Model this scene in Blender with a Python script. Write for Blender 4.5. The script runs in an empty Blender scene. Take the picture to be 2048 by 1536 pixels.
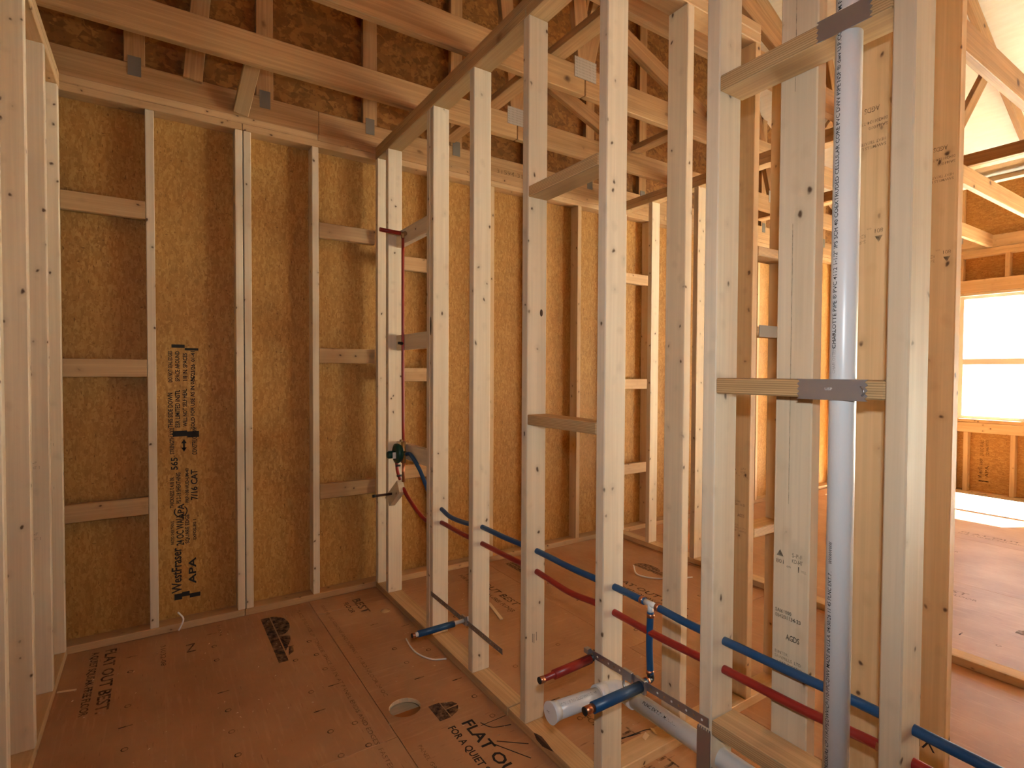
import bpy, bmesh, math, random
from mathutils import Vector, Matrix, Quaternion
random.seed(7)
IN = 0.0254
C = bpy.context.scene.collection
SC = bpy.context.scene

# ------------------------------------------------------------------ camera
F_PX, YAW, PITCH, ROLL, CAM_H = 1085.6, 0.58152, -0.02319, 0.00478, 54.25
cd = bpy.data.cameras.new('camera'); cam = bpy.data.objects.new('camera', cd); C.objects.link(cam)
cd.sensor_width = 36; cd.lens = F_PX / 2048 * 36; cd.clip_start = 0.02; cd.clip_end = 500
_fw = Vector((math.sin(YAW)*math.cos(PITCH), math.cos(YAW)*math.cos(PITCH), math.sin(PITCH)))
_r0 = Vector((math.cos(YAW), -math.sin(YAW), 0)); _u0 = _r0.cross(_fw)
_r = _r0*math.cos(ROLL) + _u0*math.sin(ROLL); _u = -_r0*math.sin(ROLL) + _u0*math.cos(ROLL)
cam.matrix_world = Matrix(((_r.x, _u.x, -_fw.x, 0), (_r.y, _u.y, -_fw.y, 0), (_r.z, _u.z, -_fw.z, CAM_H*IN), (0, 0, 0, 1)))
SC.camera = cam

# ------------------------------------------------------------------ world, sun, flash, exposure
w = bpy.data.worlds.new('sky'); SC.world = w; w.use_nodes = True
nt = w.node_tree; bg = nt.nodes['Background']
sky = nt.nodes.new('ShaderNodeTexSky'); sky.sky_type = 'NISHITA'; sky.sun_disc = False
sky.sun_elevation = math.radians(52); sky.sun_rotation = math.radians(118); sky.dust_density = 2.5; sky.air_density = 1.0
hz = nt.nodes.new('ShaderNodeMix'); hz.data_type = 'RGBA'; hz.blend_type = 'MULTIPLY'; hz.inputs[0].default_value = 1.0
hz.inputs[7].default_value = (1.0, 0.96, 0.80, 1)     # warm haze over the whole sky
nt.links.new(sky.outputs[0], hz.inputs[6]); nt.links.new(hz.outputs[2], bg.inputs[0]); bg.inputs[1].default_value = 1.35
SUN_DIR = Vector((-1, 0.55, -1.5)).normalized()
sl = bpy.data.lights.new('sun', 'SUN'); sl.energy = 350.0; sl.angle = math.radians(0.53); sl.color = (0.9, 1.0, 0.95)
so = bpy.data.objects.new('sun', sl); C.objects.link(so)
so.rotation_euler = SUN_DIR.to_track_quat('-Z', 'Y').to_euler(); so.location = (20, -8, 25)
fl = bpy.data.lights.new('camera_flash', 'SPOT'); fl.energy = 60; fl.spot_size = math.radians(134); fl.spot_blend = 1.0; fl.shadow_soft_size = 0.018; fl.color = (0.93, 1.0, 1.04)
fo = bpy.data.objects.new('camera_flash', fl); C.objects.link(fo)
fo.location = Vector((0, 0, CAM_H*IN)) + _u*(4.8*IN) + _r*(0.8*IN) - _fw*(0.5*IN)
fo.rotation_euler = cam.matrix_world.to_euler()

def portal(name, loc, rot, sx, sy):
    l = bpy.data.lights.new(name, 'AREA'); l.shape = 'RECTANGLE'; l.size = sx*IN; l.size_y = sy*IN
    l.cycles.is_portal = True
    o = bpy.data.objects.new(name, l); C.objects.link(o); o.location = [v*IN for v in loc]; o.rotation_euler = rot
portal('window_sky_portal', (309, 60, 61), (0, math.pi/2, 0), 60, 64)
portal('added_opening_portal', (309, -50, 42), (0, math.pi/2, 0), 84, 80)  # unseen opening, added to let in more sun and sky light

SC.view_settings.view_transform = 'Standard'; SC.view_settings.look = 'None'
SC.view_settings.gamma = 1.0; SC.view_settings.use_curve_mapping = False
SC.view_settings.exposure = -0.14
SC.cycles.use_denoising = True
SC.cycles.max_bounces = 8; SC.cycles.diffuse_bounces = 4; SC.cycles.use_adaptive_sampling = True; SC.cycles.adaptive_threshold = 0.06; SC.cycles.transparent_max_bounces = 12
SC.cycles.sample_clamp_indirect = 60.0; SC.cycles.caustics_reflective = False; SC.cycles.caustics_refractive = False

# ------------------------------------------------------------------ materials
def newmat(name):
    m = bpy.data.materials.new(name); m.use_nodes = True
    return m, m.node_tree.nodes, m.node_tree.links, m.node_tree.nodes['Principled BSDF']
def plain(name, col, rough=0.5, metal=0.0, spec=0.5):
    m, n, l, b = newmat(name)
    b.inputs['Base Color'].default_value = (*col, 1); b.inputs['Roughness'].default_value = rough
    b.inputs['Metallic'].default_value = metal; b.inputs['Specular IOR Level'].default_value = spec
    return m
def coords(n, l, seed=True):
    tc = n.new('ShaderNodeTexCoord')
    if not seed: return tc.outputs['Object']
    oi = n.new('ShaderNodeObjectInfo'); mu = n.new('ShaderNodeMath'); mu.operation = 'MULTIPLY'; mu.inputs[1].default_value = 37.0
    l.new(oi.outputs['Random'], mu.inputs[0])
    ad = n.new('ShaderNodeVectorMath'); ad.operation = 'ADD'
    l.new(tc.outputs['Object'], ad.inputs[0]); l.new(mu.outputs[0], ad.inputs[1])
    return ad.outputs[0]
def mapped(n, l, src, sc, rot=(0, 0, 0)):
    mp = n.new('ShaderNodeMapping'); mp.inputs['Scale'].default_value = sc; mp.inputs['Rotation'].default_value = rot
    l.new(src, mp.inputs[0]); return mp.outputs[0]
def noise(n, l, src, scale, detail=3, rough=0.55, dist=0.0):
    x = n.new('ShaderNodeTexNoise'); x.inputs['Scale'].default_value = scale; x.inputs['Detail'].default_value = detail
    x.inputs['Roughness'].default_value = rough; x.inputs['Distortion'].default_value = dist
    l.new(src, x.inputs['Vector']); return x.outputs['Fac']
def ramp(n, l, src, stops):
    r = n.new('ShaderNodeValToRGB'); e = r.color_ramp.elements
    while len(e) < len(stops): e.new(0.5)
    for k, (p, c) in enumerate(stops):
        e[k].position = p; e[k].color = (*c, 1) if len(c) == 3 else c
    l.new(src, r.inputs[0]); return r.outputs[0]
def mix(n, l, fac, a, b, mode='MIX'):
    x = n.new('ShaderNodeMix'); x.data_type = 'RGBA'; x.blend_type = mode
    if isinstance(fac, float): x.inputs[0].default_value = fac
    else: l.new(fac, x.inputs[0])
    for i, v in ((6, a), (7, b)):
        if isinstance(v, tuple): x.inputs[i].default_value = (*v, 1)
        else: l.new(v, x.inputs[i])
    return x.outputs[2]
G = lambda v: (v, v, v)
def wood(name, pale, deep, stripe=0.25, knots=0.92, knot_scale=17.0, band=70.0, rough=0.62, rings=0.0):
    m, n, l, b = newmat(name)
    co = coords(n, l)
    soft = noise(n, l, mapped(n, l, co, (1.0, 14, 14)), 1.0, 3)
    base = ramp(n, l, soft, [(0.30, pale), (0.75, deep)])
    g = noise(n, l, mapped(n, l, co, (1.3, band, band)), 1.0, 4, 0.6, 0.6)
    gr = ramp(n, l, g, [(0.42, G(1.0)), (0.62, G(0.0))])
    st = n.new('ShaderNodeMath'); st.operation = 'MULTIPLY'; st.inputs[1].default_value = stripe; l.new(gr, st.inputs[0])
    base = mix(n, l, st.outputs[0], base, tuple(c*0.58 for c in deep))
    if rings:
        wv = n.new('ShaderNodeTexWave'); wv.bands_direction = 'Z'; wv.inputs['Scale'].default_value = 62.0
        wv.inputs['Distortion'].default_value = 1.2; wv.inputs['Detail'].default_value = 1.0; wv.inputs['Detail Scale'].default_value = 0.25
        l.new(mapped(n, l, co, (0.12, 0.5, 1.0)), wv.inputs['Vector'])
        base = mix(n, l, ramp(n, l, wv.outputs['Fac'], [(0.55, G(0.0)), (0.9, G(rings))]), base, tuple(c*0.5 for c in deep))
    vo = n.new('ShaderNodeTexVoronoi'); vo.inputs['Scale'].default_value = knot_scale
    wob = n.new('ShaderNodeMix'); wob.data_type = 'VECTOR'; wob.inputs[0].default_value = 0.025
    nz = n.new('ShaderNodeTexNoise'); nz.inputs['Scale'].default_value = 22.0; l.new(co, nz.inputs['Vector'])
    l.new(mapped(n, l, co, (0.75, 1, 1)), wob.inputs[4]); l.new(nz.outputs['Color'], wob.inputs[5])
    l.new(wob.outputs[1], vo.inputs['Vector'])
    kn = ramp(n, l, vo.outputs['Distance'], [(0.05, G(knots)), (0.115, G(0.0))])
    halo = ramp(n, l, vo.outputs['Distance'], [(0.08, G(0.4)), (0.30, G(0.0))])
    base = mix(n, l, halo, base, tuple(c*0.72 for c in deep))
    base = mix(n, l, kn, base, (0.085, 0.036, 0.014))
    # board to board variation
    oi = n.new('ShaderNodeObjectInfo')
    tone = ramp(n, l, oi.outputs['Random'], [(0.0, (0.86, 0.82, 0.77)), (0.5, (1, 1, 1)), (1.0, (0.96, 0.97, 1.0))])
    base = mix(n, l, 1.0, base, tone, 'MULTIPLY')
    l.new(base, b.inputs['Base Color']); b.inputs['Roughness'].default_value = rough
    b.inputs['Specular IOR Level'].default_value = 0.3
    bp = n.new('ShaderNodeBump'); bp.inputs['Strength'].default_value = 0.12; bp.inputs['Distance'].default_value = 0.002
    l.new(g, bp.inputs['Height']); l.new(bp.outputs[0], b.inputs['Normal'])
    return m
SPF = wood('spruce_lumber', (0.80, 0.675, 0.50), (0.70, 0.55, 0.375), 0.16)
SPFW = wood('warm_spruce_lumber', (0.72, 0.50, 0.28), (0.60, 0.375, 0.18), 0.20)
SYP = wood('yellow_pine_lumber', (0.70, 0.48, 0.25), (0.57, 0.34, 0.145), 0.35, 0.6, 5.0, 120.0, rings=0.7)
SPFD = wood('dull_spruce_lumber', (0.60, 0.38, 0.19), (0.48, 0.275, 0.12), 0.22)
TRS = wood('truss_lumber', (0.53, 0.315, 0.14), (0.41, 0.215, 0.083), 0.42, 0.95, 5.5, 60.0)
def osb(name, cols, fleck=0.8, scale=1.0, flake_mix=0.55):
    m, n, l, b = newmat(name)
    co = coords(n, l)
    lay = []
    for rot, sc in (((0, 0, 0.4), (22, 70, 30)), ((0, 0, 1.9), (24, 80, 34)), ((0.3, 0.2, 2.7), (18, 60, 26))):
        v = n.new('ShaderNodeTexVoronoi'); v.inputs['Scale'].default_value = scale
        l.new(mapped(n, l, co, sc, rot), v.inputs['Vector'])
        sp = n.new('ShaderNodeSeparateColor'); l.new(v.outputs['Color'], sp.inputs[0]); lay.append(sp.outputs[0])
    pick1 = ramp(n, l, noise(n, l, co, 26*scale, 2), [(0.46, G(0)), (0.54, G(1))])
    pick2 = ramp(n, l, noise(n, l, mapped(n, l, co, (1, 1, 1), (1, 2, 0)), 31*scale, 2), [(0.48, G(0)), (0.56, G(1))])
    f = mix(n, l, pick1, lay[0], lay[1]); f = mix(n, l, pick2, f, lay[2])
    big = noise(n, l, co, 3.0, 4)
    f = mix(n, l, 1.0-flake_mix, f, big)
    base = ramp(n, l, f, [(0.12, cols[0]), (0.5, cols[1]), (0.9, cols[2])])
    sp = noise(n, l, mapped(n, l, co, (30, 95, 60), (0, 0, 0.8)), 1.0, 1)
    sp2 = noise(n, l, mapped(n, l, co, (110, 40, 60), (0, 0, 0.3)), 1.0, 1)
    fk = ramp(n, l, sp, [(0.25, G(fleck)), (0.30, G(0))]); fk2 = ramp(n, l, sp2, [(0.24, G(fleck)), (0.29, G(0))])
    base = mix(n, l, fk, base, (0.12, 0.045, 0.014)); base = mix(n, l, fk2, base, (0.14, 0.055, 0.018))
    l.new(base, b.inputs['Base Color']); b.inputs['Roughness'].default_value = 0.6; b.inputs['Specular IOR Level'].default_value = 0.25
    return m
OSBW = osb('wall_strand_board', ((0.35, 0.162, 0.040), (0.44, 0.218, 0.056), (0.55, 0.30, 0.086)), 0.6, 1.35, 0.62)
OSBG = osb('shaded_strand_board', ((0.13, 0.050, 0.011), (0.22, 0.092, 0.020), (0.34, 0.16, 0.042)), 0.8, 0.8, 0.6)  # darker copy of the wall board, gable shade put into its colour
m, n, l, b = newmat('radiant_barrier_board'); ROOF = m
co = coords(n, l); s1 = noise(n, l, mapped(n, l, co, (40, 6, 6)), 1.0, 3)
l.new(ramp(n, l, s1, [(0.3, (0.78, 0.74, 0.64)), (0.7, (0.86, 0.82, 0.72))]), b.inputs['Base Color'])
b.inputs['Roughness'].default_value = 0.45
m, n, l, b = newmat('subfloor_board'); SUBF = m
co = coords(n, l)
bigf = noise(n, l, co, 2.2, 5, 0.6); fine = noise(n, l, mapped(n, l, co, (6, 60, 60)), 1.0, 3)
fb = ramp(n, l, bigf, [(0.30, (0.36, 0.175, 0.080)), (0.55, (0.46, 0.245, 0.118)), (0.75, (0.53, 0.30, 0.155))])
fb = mix(n, l, ramp(n, l, fine, [(0.55, G(0)), (0.72, G(0.35))]), fb, (0.62, 0.36, 0.20))
sk = noise(n, l, mapped(n, l, co, (14, 160, 60), (0, 0, 0.2)), 1.0, 1)
fb = mix(n, l, ramp(n, l, sk, [(0.24, G(0.6)), (0.29, G(0))]), fb, (0.20, 0.075, 0.03))
l.new(fb, b.inputs['Base Color']); b.inputs['Roughness'].default_value = 0.42; b.inputs['Specular IOR Level'].default_value = 0.4
PVC = plain('white_pvc', (0.66, 0.655, 0.655), 0.32)
RED = plain('red_pex', (0.30, 0.022, 0.015), 0.38)
BLUE = plain('blue_pex', (0.014, 0.072, 0.175), 0.38)
COPPER = plain('copper', (0.55, 0.22, 0.11), 0.35, 0.9)
BRASS = plain('brass', (0.42, 0.30, 0.16), 0.4, 0.9)
BLACK = plain('black_plastic', (0.014, 0.013, 0.012), 0.5)
STEEL = plain('galvanised_steel', (0.42, 0.41, 0.42), 0.42, 0.85)
GREEN = plain('green_plastic', (0.008, 0.06, 0.042), 0.42)
TEE = plain('white_plastic', (0.78, 0.76, 0.72), 0.4)
INK = plain('black_ink', (0.035, 0.03, 0.027), 0.7, 0, 0.1)
def worn(name, col, lo, hi, scale=28.0):
    m, n, l, b = newmat(name); b.inputs['Base Color'].default_value = (*col, 1); b.inputs['Roughness'].default_value = 0.75
    b.inputs['Specular IOR Level'].default_value = 0.1
    tc = n.new('ShaderNodeTexCoord'); f = noise(n, l, tc.outputs['Object'], scale, 4, 0.7)
    l.new(ramp(n, l, f, [(lo, G(0.12)), (hi, G(0.92))]), b.inputs['Alpha']); return m
INKF = worn('faded_ink', (0.055, 0.040, 0.032), 0.30, 0.62)
INKS = worn('stamp_ink', (0.07, 0.045, 0.03), 0.36, 0.72, 60.0)
INKB = plain('pale_brown_ink', (0.30, 0.20, 0.10), 0.75, 0, 0.1)
CAB = plain('white_wire_sheath', (0.82, 0.80, 0.78), 0.4)
VINYL = plain('window_vinyl', (0.75, 0.72, 0.66), 0.4)
CHIP = plain('pale_wood_chip', (0.75, 0.56, 0.34), 0.7)
DARKW = plain('dark_wood_bark', (0.07, 0.035, 0.018), 0.9)
DIRT = plain('grey_stain', (0.13, 0.085, 0.055), 0.85, 0, 0.1)
GROUND = plain('pale_ground', (0.42, 0.39, 0.33), 0.9)
HOUSE = plain('pale_siding', (0.75, 0.76, 0.78), 0.8)
HGLASS = plain('dark_window_glass', (0.12, 0.15, 0.18), 0.3)
m, n, l, b = newmat('window_glass'); GLASS = m
tr = n.new('ShaderNodeBsdfTransparent'); gs = n.new('ShaderNodeBsdfGlossy'); gs.inputs['Roughness'].default_value = 0.02
mx = n.new('ShaderNodeMixShader'); mx.inputs[0].default_value = 0.06
l.new(tr.outputs[0], mx.inputs[1]); l.new(gs.outputs[0], mx.inputs[2]); l.new(mx.outputs[0], n['Material Output'].inputs[0])
m, n, l, b = newmat('toothed_steel'); GANG = m
co = coords(n, l, False); v = n.new('ShaderNodeTexWave'); v.inputs['Scale'].default_value = 55; l.new(co, v.inputs['Vector'])
v2 = n.new('ShaderNodeTexWave'); v2.inputs['Scale'].default_value = 22; v2.bands_direction = 'Y'; l.new(co, v2.inputs['Vector'])
l.new(mix(n, l, v2.outputs['Fac'], (0.42, 0.40, 0.37), ramp(n, l, v.outputs['Fac'], [(0.3, (0.16, 0.14, 0.12)), (0.7, (0.55, 0.53, 0.5))])), b.inputs['Base Color'])
b.inputs['Metallic'].default_value = 0.6; b.inputs['Roughness'].default_value = 0.45

DULL = plain('dull_steel', (0.20, 0.175, 0.155), 0.75, 0.15, 0.2)
GANGD = plain('dark_gusset_steel', (0.17, 0.145, 0.115), 0.65, 0.3, 0.3)  # darker plain steel for the gable gusset plates
# ------------------------------------------------------------------ helpers (all sizes in inches)
V = Vector
def top(name, label, cat, base=(0, 0, 0), kind=None, group=None):
    o = bpy.data.objects.new(name, None); C.objects.link(o); o.location = V(base)*IN
    o.empty_display_size = 0.1
    o['label'] = label; o['category'] = cat
    if kind: o['kind'] = kind
    if group: o['group'] = group
    return o
def tag(o, label, cat, kind=None, group=None):
    o['label'] = label; o['category'] = cat
    if kind: o['kind'] = kind
    if group: o['group'] = group
    return o
WORLD = {}
def wpos(p):      # world matrix of a parent (tracked by hand, no depsgraph needed)
    return WORLD.get(p.name, Matrix.Translation(p.location)) if p else Matrix.Identity(4)
def place(o, par, M):
    if par: o.parent = par; o.matrix_local = wpos(par).inverted() @ M
    else: o.matrix_local = M
    WORLD[o.name] = M
    return o
def link(name, me, par, M):
    o = bpy.data.objects.new(name, me); C.objects.link(o); return place(o, par, M)
CACHE = {}
def boxmesh(name, d, mat, bev):
    k = (name, tuple(round(v, 2) for v in d), mat.name, bev)
    if k in CACHE: return CACHE[k]
    bm = bmesh.new(); bmesh.ops.create_cube(bm, size=1)
    for v in bm.verts: v.co = V((v.co.x*d[0], v.co.y*d[1], v.co.z*d[2]))*IN
    if bev: bmesh.ops.bevel(bm, geom=bm.edges[:], offset=bev*IN, segments=1, affect='EDGES', clamp_overlap=True)
    me = bpy.data.meshes.new(name); bm.to_mesh(me); bm.free(); me.materials.append(mat); CACHE[k] = me
    return me
def bx(name, par, x, y, z, mat, bev=0.11):
    d = [x[1]-x[0], y[1]-y[0], z[1]-z[0]]; c = V(((x[0]+x[1])/2, (y[0]+y[1])/2, (z[0]+z[1])/2))*IN
    o = sorted(range(3), key=lambda i: -d[i])
    ax = [V((0, 0, 0)) for _ in range(3)]
    for k in range(3): ax[k][o[k]] = 1
    if ax[0].cross(ax[1]).dot(ax[2]) < 0: ax[2] = -ax[2]
    M = Matrix((ax[0], ax[1], ax[2])).transposed().to_4x4(); M.translation = c
    return link(name, boxmesh(name, [d[i] for i in o], mat, bev), par, M)
def beam(name, par, a, b, w, h, mat, side=None, bev=0.11):
    """board from a to b; h is measured towards `up`, w along the side direction"""
    a, b = V(a), V(b); X = (b-a).normalized()
    S = V(side) if side else V((0, 0, 1)).cross(X)
    if S.length < 1e-4: S = V((0, 1, 0))
    S = (S - X*S.dot(X)).normalized(); U = X.cross(S)
    dd = [((b-a).length, X), (w, S), (h, U)]
    if dd[2][0] > dd[1][0]: dd = [dd[0], (h, U), (w, -S)]
    M = Matrix((dd[0][1], dd[1][1], dd[2][1])).transposed().to_4x4(); M.translation = (a+b)/2*IN
    return link(name, boxmesh(name, [q[0] for q in dd], mat, bev), par, M)
def smooth(pts, n=6):
    P = [V(p) for p in pts]; out = []
    for i in range(len(P)-1):
        p0 = P[i-1] if i else P[0]*2-P[1]; p1, p2 = P[i], P[i+1]; p3 = P[i+2] if i+2 < len(P) else P[-1]*2-P[-2]
        for k in range(n):
            t = k/n
            out.append(0.5*((2*p1)+(p2-p0)*t+(2*p0-5*p1+4*p2-p3)*t*t+(3*p1-p0-3*p2+p3)*t**3))
    out.append(P[-1]); return out
def tube(name, par, pts, r, mat, seg=14, cap=True, bore=None):
    pts = [V(p) for p in pts]; bm = bmesh.new(); rings = []
    base = pts[0].copy()
    T = (pts[1]-pts[0]).normalized(); N = T.orthogonal().normalized()
    for i, p in enumerate(pts):
        t = ((pts[min(i+1, len(pts)-1)]-pts[max(i-1, 0)])).normalized()
        N = (N - t*N.dot(t)).normalized(); B = t.cross(N)
        rr = r[i] if isinstance(r, (list, tuple)) else r
        rings.append([bm.verts.new((p-base+(N*math.cos(2*math.pi*k/seg)+B*math.sin(2*math.pi*k/seg))*rr)*IN) for k in range(seg)])
    for a, c in zip(rings, rings[1:]):
        for k in range(seg): bm.faces.new((a[k], a[(k+1) % seg], c[(k+1) % seg], c[k]))
    if cap:
        bm.faces.new(rings[0][::-1]); bm.faces.new(rings[-1])
    bmesh.ops.recalc_face_normals(bm, faces=bm.faces[:])
    for f in bm.faces: f.smooth = len(f.verts) == 4
    me = bpy.data.meshes.new(name); bm.to_mesh(me); bm.free(); me.materials.append(mat)
    return link(name, me, par, Matrix.Translation(base*IN))
def polymesh(name, par, verts, faces, mat, M=None):
    me = bpy.data.meshes.new(name); me.from_pydata([tuple(V(v)*IN) for v in verts], [], faces); me.materials.append(mat)
    return link(name, me, par, M or Matrix.Identity(4))
def frame(origin, right, upv, off=0.02):
    R_, U_ = V(right).normalized(), V(upv).normalized(); N_ = R_.cross(U_)
    M = Matrix((R_, U_, N_)).transposed().to_4x4(); M.translation = (V(origin)+N_*off)*IN
    return M
def textmesh(lines, size, length=None, shear=0.0, bold=0.0):
    """lines: list of (text, x, y, size, length) in inches -> verts/faces in the xy plane"""
    vs, fs = [], []
    for (t, x, y, s, L) in lines:
        cu = bpy.data.curves.new('t', 'FONT'); cu.body = t; cu.size = s; cu.resolution_u = 2; cu.shear = shear; cu.offset = bold*s
        ob = bpy.data.objects.new('t', cu); C.objects.link(ob)
        me = bpy.data.meshes.new_from_object(ob)
        w_ = max((v.co.x for v in me.vertices), default=1); k = (L/w_) if L else 1
        o = len(vs); vs += [(x+v.co.x*k, y+v.co.y, 0) for v in me.vertices]
        fs += [tuple(i+o for i in p.vertices) for p in me.polygons]
        bpy.data.objects.remove(ob); bpy.data.curves.remove(cu); bpy.data.meshes.remove(me)
    return vs, fs
def addquads(vs, fs, quads):
    for q in quads:
        o = len(vs); vs += [(*p, 0) for p in q]; fs.append(tuple(range(o, o+len(q))))
def rect(x0, y0, x1, y1): return [(x0, y0), (x1, y0), (x1, y1), (x0, y1)]
def stamp(name, par, origin, right, upv, lines, mat, quads=(), off=0.02, bold=0.0, shear=0.0):
    vs, fs = textmesh(lines, 1, bold=bold, shear=shear); addquads(vs, fs, quads)
    return polymesh(name, par, vs, fs, mat, frame(origin, right, upv, off))

# ------------------------------------------------------------------ main dimensions
Wx, D, L = 45.76, 131.35, -14.4          # plumbing wall face, back wall face, left wall face
T0, T1, T2 = 1.5, 106.125, 109.125        # stud foot, stud head, top of double plate
S = 3.5

# ------------------------------------------------------------------ floor
floor = top('floor', 'reddish brown printed subfloor panels with visible seams', 'floor', (30, 60, -0.75), kind='structure')
def panel_with_hole(name, par, x, y, holes, thick=0.72):
    bm = bmesh.new(); edges = []
    def loop(pts):
        vv = [bm.verts.new(V((p[0], p[1], 0))*IN) for p in pts]
        ee = [bm.edges.new((vv[i], vv[(i+1) % len(vv)])) for i in range(len(vv))]; edges.extend(ee)
    cx, cy = (x[0]+x[1])/2, (y[0]+y[1])/2
    loop([(x[0]-cx, y[0]-cy), (x[1]-cx, y[0]-cy), (x[1]-cx, y[1]-cy), (x[0]-cx, y[1]-cy)])
    for hx, hy, r in holes:
        loop([(hx-cx+r*math.cos(a*math.pi/16), hy-cy+r*math.sin(a*math.pi/16)) for a in range(32)])
    bmesh.ops.triangle_fill(bm, edges=edges, use_beauty=True)
    bmesh.ops.recalc_face_normals(bm, faces=bm.faces[:])
    if bm.faces[0].normal.z < 0: bmesh.ops.reverse_faces(bm, faces=bm.faces[:])
    r = bmesh.ops.extrude_face_region(bm, geom=bm.faces[:])
    for g in r['geom']:
        if isinstance(g, bmesh.types.BMVert): g.co.z -= thick*IN
    bmesh.ops.recalc_face_normals(bm, faces=bm.faces[:])
    for f in bm.faces:
        if abs(f.normal.z) < 0.2 and f.calc_center_median().xy.length < 40*IN and abs(f.calc_center_median().x) < (x[1]-x[0])*0.49*IN and abs(f.calc_center_median().y) < (y[1]-y[0])*0.49*IN: f.material_index = 1
    me = bpy.data.meshes.new(name); bm.to_mesh(me); bm.free(); me.materials.append(SUBF); me.materials.append(CHIP)
    return link(name, me, par, Matrix.Translation(V((cx, cy, 0))*IN))
GAP = 0.09
panels = {}
xs = [29.6+48*k for k in range(-4, 6)]
for i in range(len(xs)-1):
    off = 75.4 if (i % 2) == 1 else 123.4-96
    if i == 2: off = 75.4-48
    cuts = [-200.0] + [off+96*k for k in range(-3, 3)] + [139.0]
    cuts = sorted(c for c in cuts if -200 <= c <= 139)
    for y0, y1 in zip(cuts, cuts[1:]):
        if y1-y0 < 2: continue
        x, y = (xs[i]+GAP/2, min(xs[i+1], 312)-GAP/2), (y0+GAP/2, y1-GAP/2)
        if x[0] > 310: continue
        hs = [(33.2, 81.5, 2.55)] if x[0] < 33.2 < x[1] and y[0] < 81.5 < y[1] else []
        if hs:
            panels[(i, round(y0))] = panel_with_hole('subfloor_panel', floor, x, y, hs)
        else:
            panels[(i, round(y0))] = bx('subfloor_panel', floor, x, y, (-0.72, 0), SUBF, 0.03)
# joists and bare earth below the drilled hole
bx('floor_joist', floor, (29.0, 30.6), (20, 139), (-10, -0.74), SPFW); bx('floor_joist', floor, (45, 46.6), (20, 139), (-10, -0.74), SPFW)
bx('joist_header', floor, (30.6, 45), (84.6, 86.2), (-10, -0.74), SPFW)
bx('crawl_board', floor, (20, 60), (60, 110), (-3.4, -2.8), plain('orange_insulation', (0.50, 0.17, 0.03), 0.9), 0)
def floor_panel_at(x, y):
    for p in panels.values():
        b_ = WORLD[p.name].translation/IN
        d = p.dimensions
        me = p.data; co = [WORLD[p.name] @ v.co/IN*IN for v in me.vertices]
        if min(c.x for c in co) <= x*IN <= max(c.x for c in co) and min(c.y for c in co) <= y*IN <= max(c.y for c in co): return p
    return floor
FR, FU = (0, -1, 0), (1, 0, 0)    # print runs towards the camera, letters' tops to the right
def fprint(x, y, lines, mat=INKF, quads=(), bold=0.0):
    stamp('printed_stamp', floor_panel_at(x, y), (x, y, 0), FR, FU, lines, mat, quads, 0.015, bold)
slogan = lambda: [('FLAT OUT BEST', 0, 0, 2.6, 23.5), ('FOR A QUIET SQUEAK-FREE FLOOR', 0, -2.3, 1.6, 26)]
fprint(-8.4, 129.6, [('FLAT OUT BEST.', 0, 0, 2.5, 23.5), ('A QUIET SQUEAK-FREE FLOOR', 0, -2.1, 1.6, 23.0)], INKF, bold=0.02)
fprint(38.4, 127.2, [('BEST', 0, 0, 2.6, 8.6), ('FLOOR', 0.8, -2.3, 1.6, 6.4)], INKF, bold=0.015)
fprint(39.0, 73.2, slogan(), INK, bold=0.02)
def logo(x, y, s=1.0, mat=INKF):
    q = [rect(0, 0, 21*s, 1.7*s)]
    ell = lambda a0, a1: [(5*s+5*s*math.cos(a*math.pi/14), 1.95*s+2.9*s*math.sin(a*math.pi/14)) for a in range(a0, a1)]
    q += [ell(0, 15)]
    q += [[(10*s, 1.95*s), (17*s, 1.95*s), (13*s, 3.6*s), (11*s, 3.9*s)], [(15.5*s, 2.8*s), (19*s, 2.1*s), (18*s, 3.2*s), (15.8*s, 3.5*s)]]
    fprint(x, y, [], mat, q)
logo(18.7, 127.6)
def tri_logo(x, y, mat=INK):
    fprint(x, y, [], mat, [rect(0, 0, 4.4, 1.9), [(0.2, 2.05), (2.1, 2.05), (1.9, 4.3), (0.9, 3.9)], [(2.3, 2.05), (4.3, 2.05), (3.6, 3.5), (2.2, 4.3)]])
tri_logo(36.4, 79.6, INKF)
fprint(26.2, 128, [('PLACE THIS FACE UP  TONGUE  SPACE 1/8 IN. AT PANEL ENDS AND EDGES  FASTEN 6 IN. O.C.', 0, 0, 1.0, 66)], INKS)
fprint(31.4, 128, [('GROOVE  USE ADHESIVE AND SCREWS   STURD-I-FLOOR 24 OC', 0, 0, 1.0, 42)], INKS)
fprint(31.2, 72, [('PANEL GRADE  SIZED FOR SPACING', 0, 0, 0.9, 20)], INKS)
fprint(0.4, 126, [('31032-08', 0, 0, 1.2, 9)], INKF); fprint(4.6, 124, [('N', 0, 0, 2.2, 4)], INKF); fprint(10.5, 130, [('31034', 0, 0, 0.8, 6)], INKS)
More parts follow.
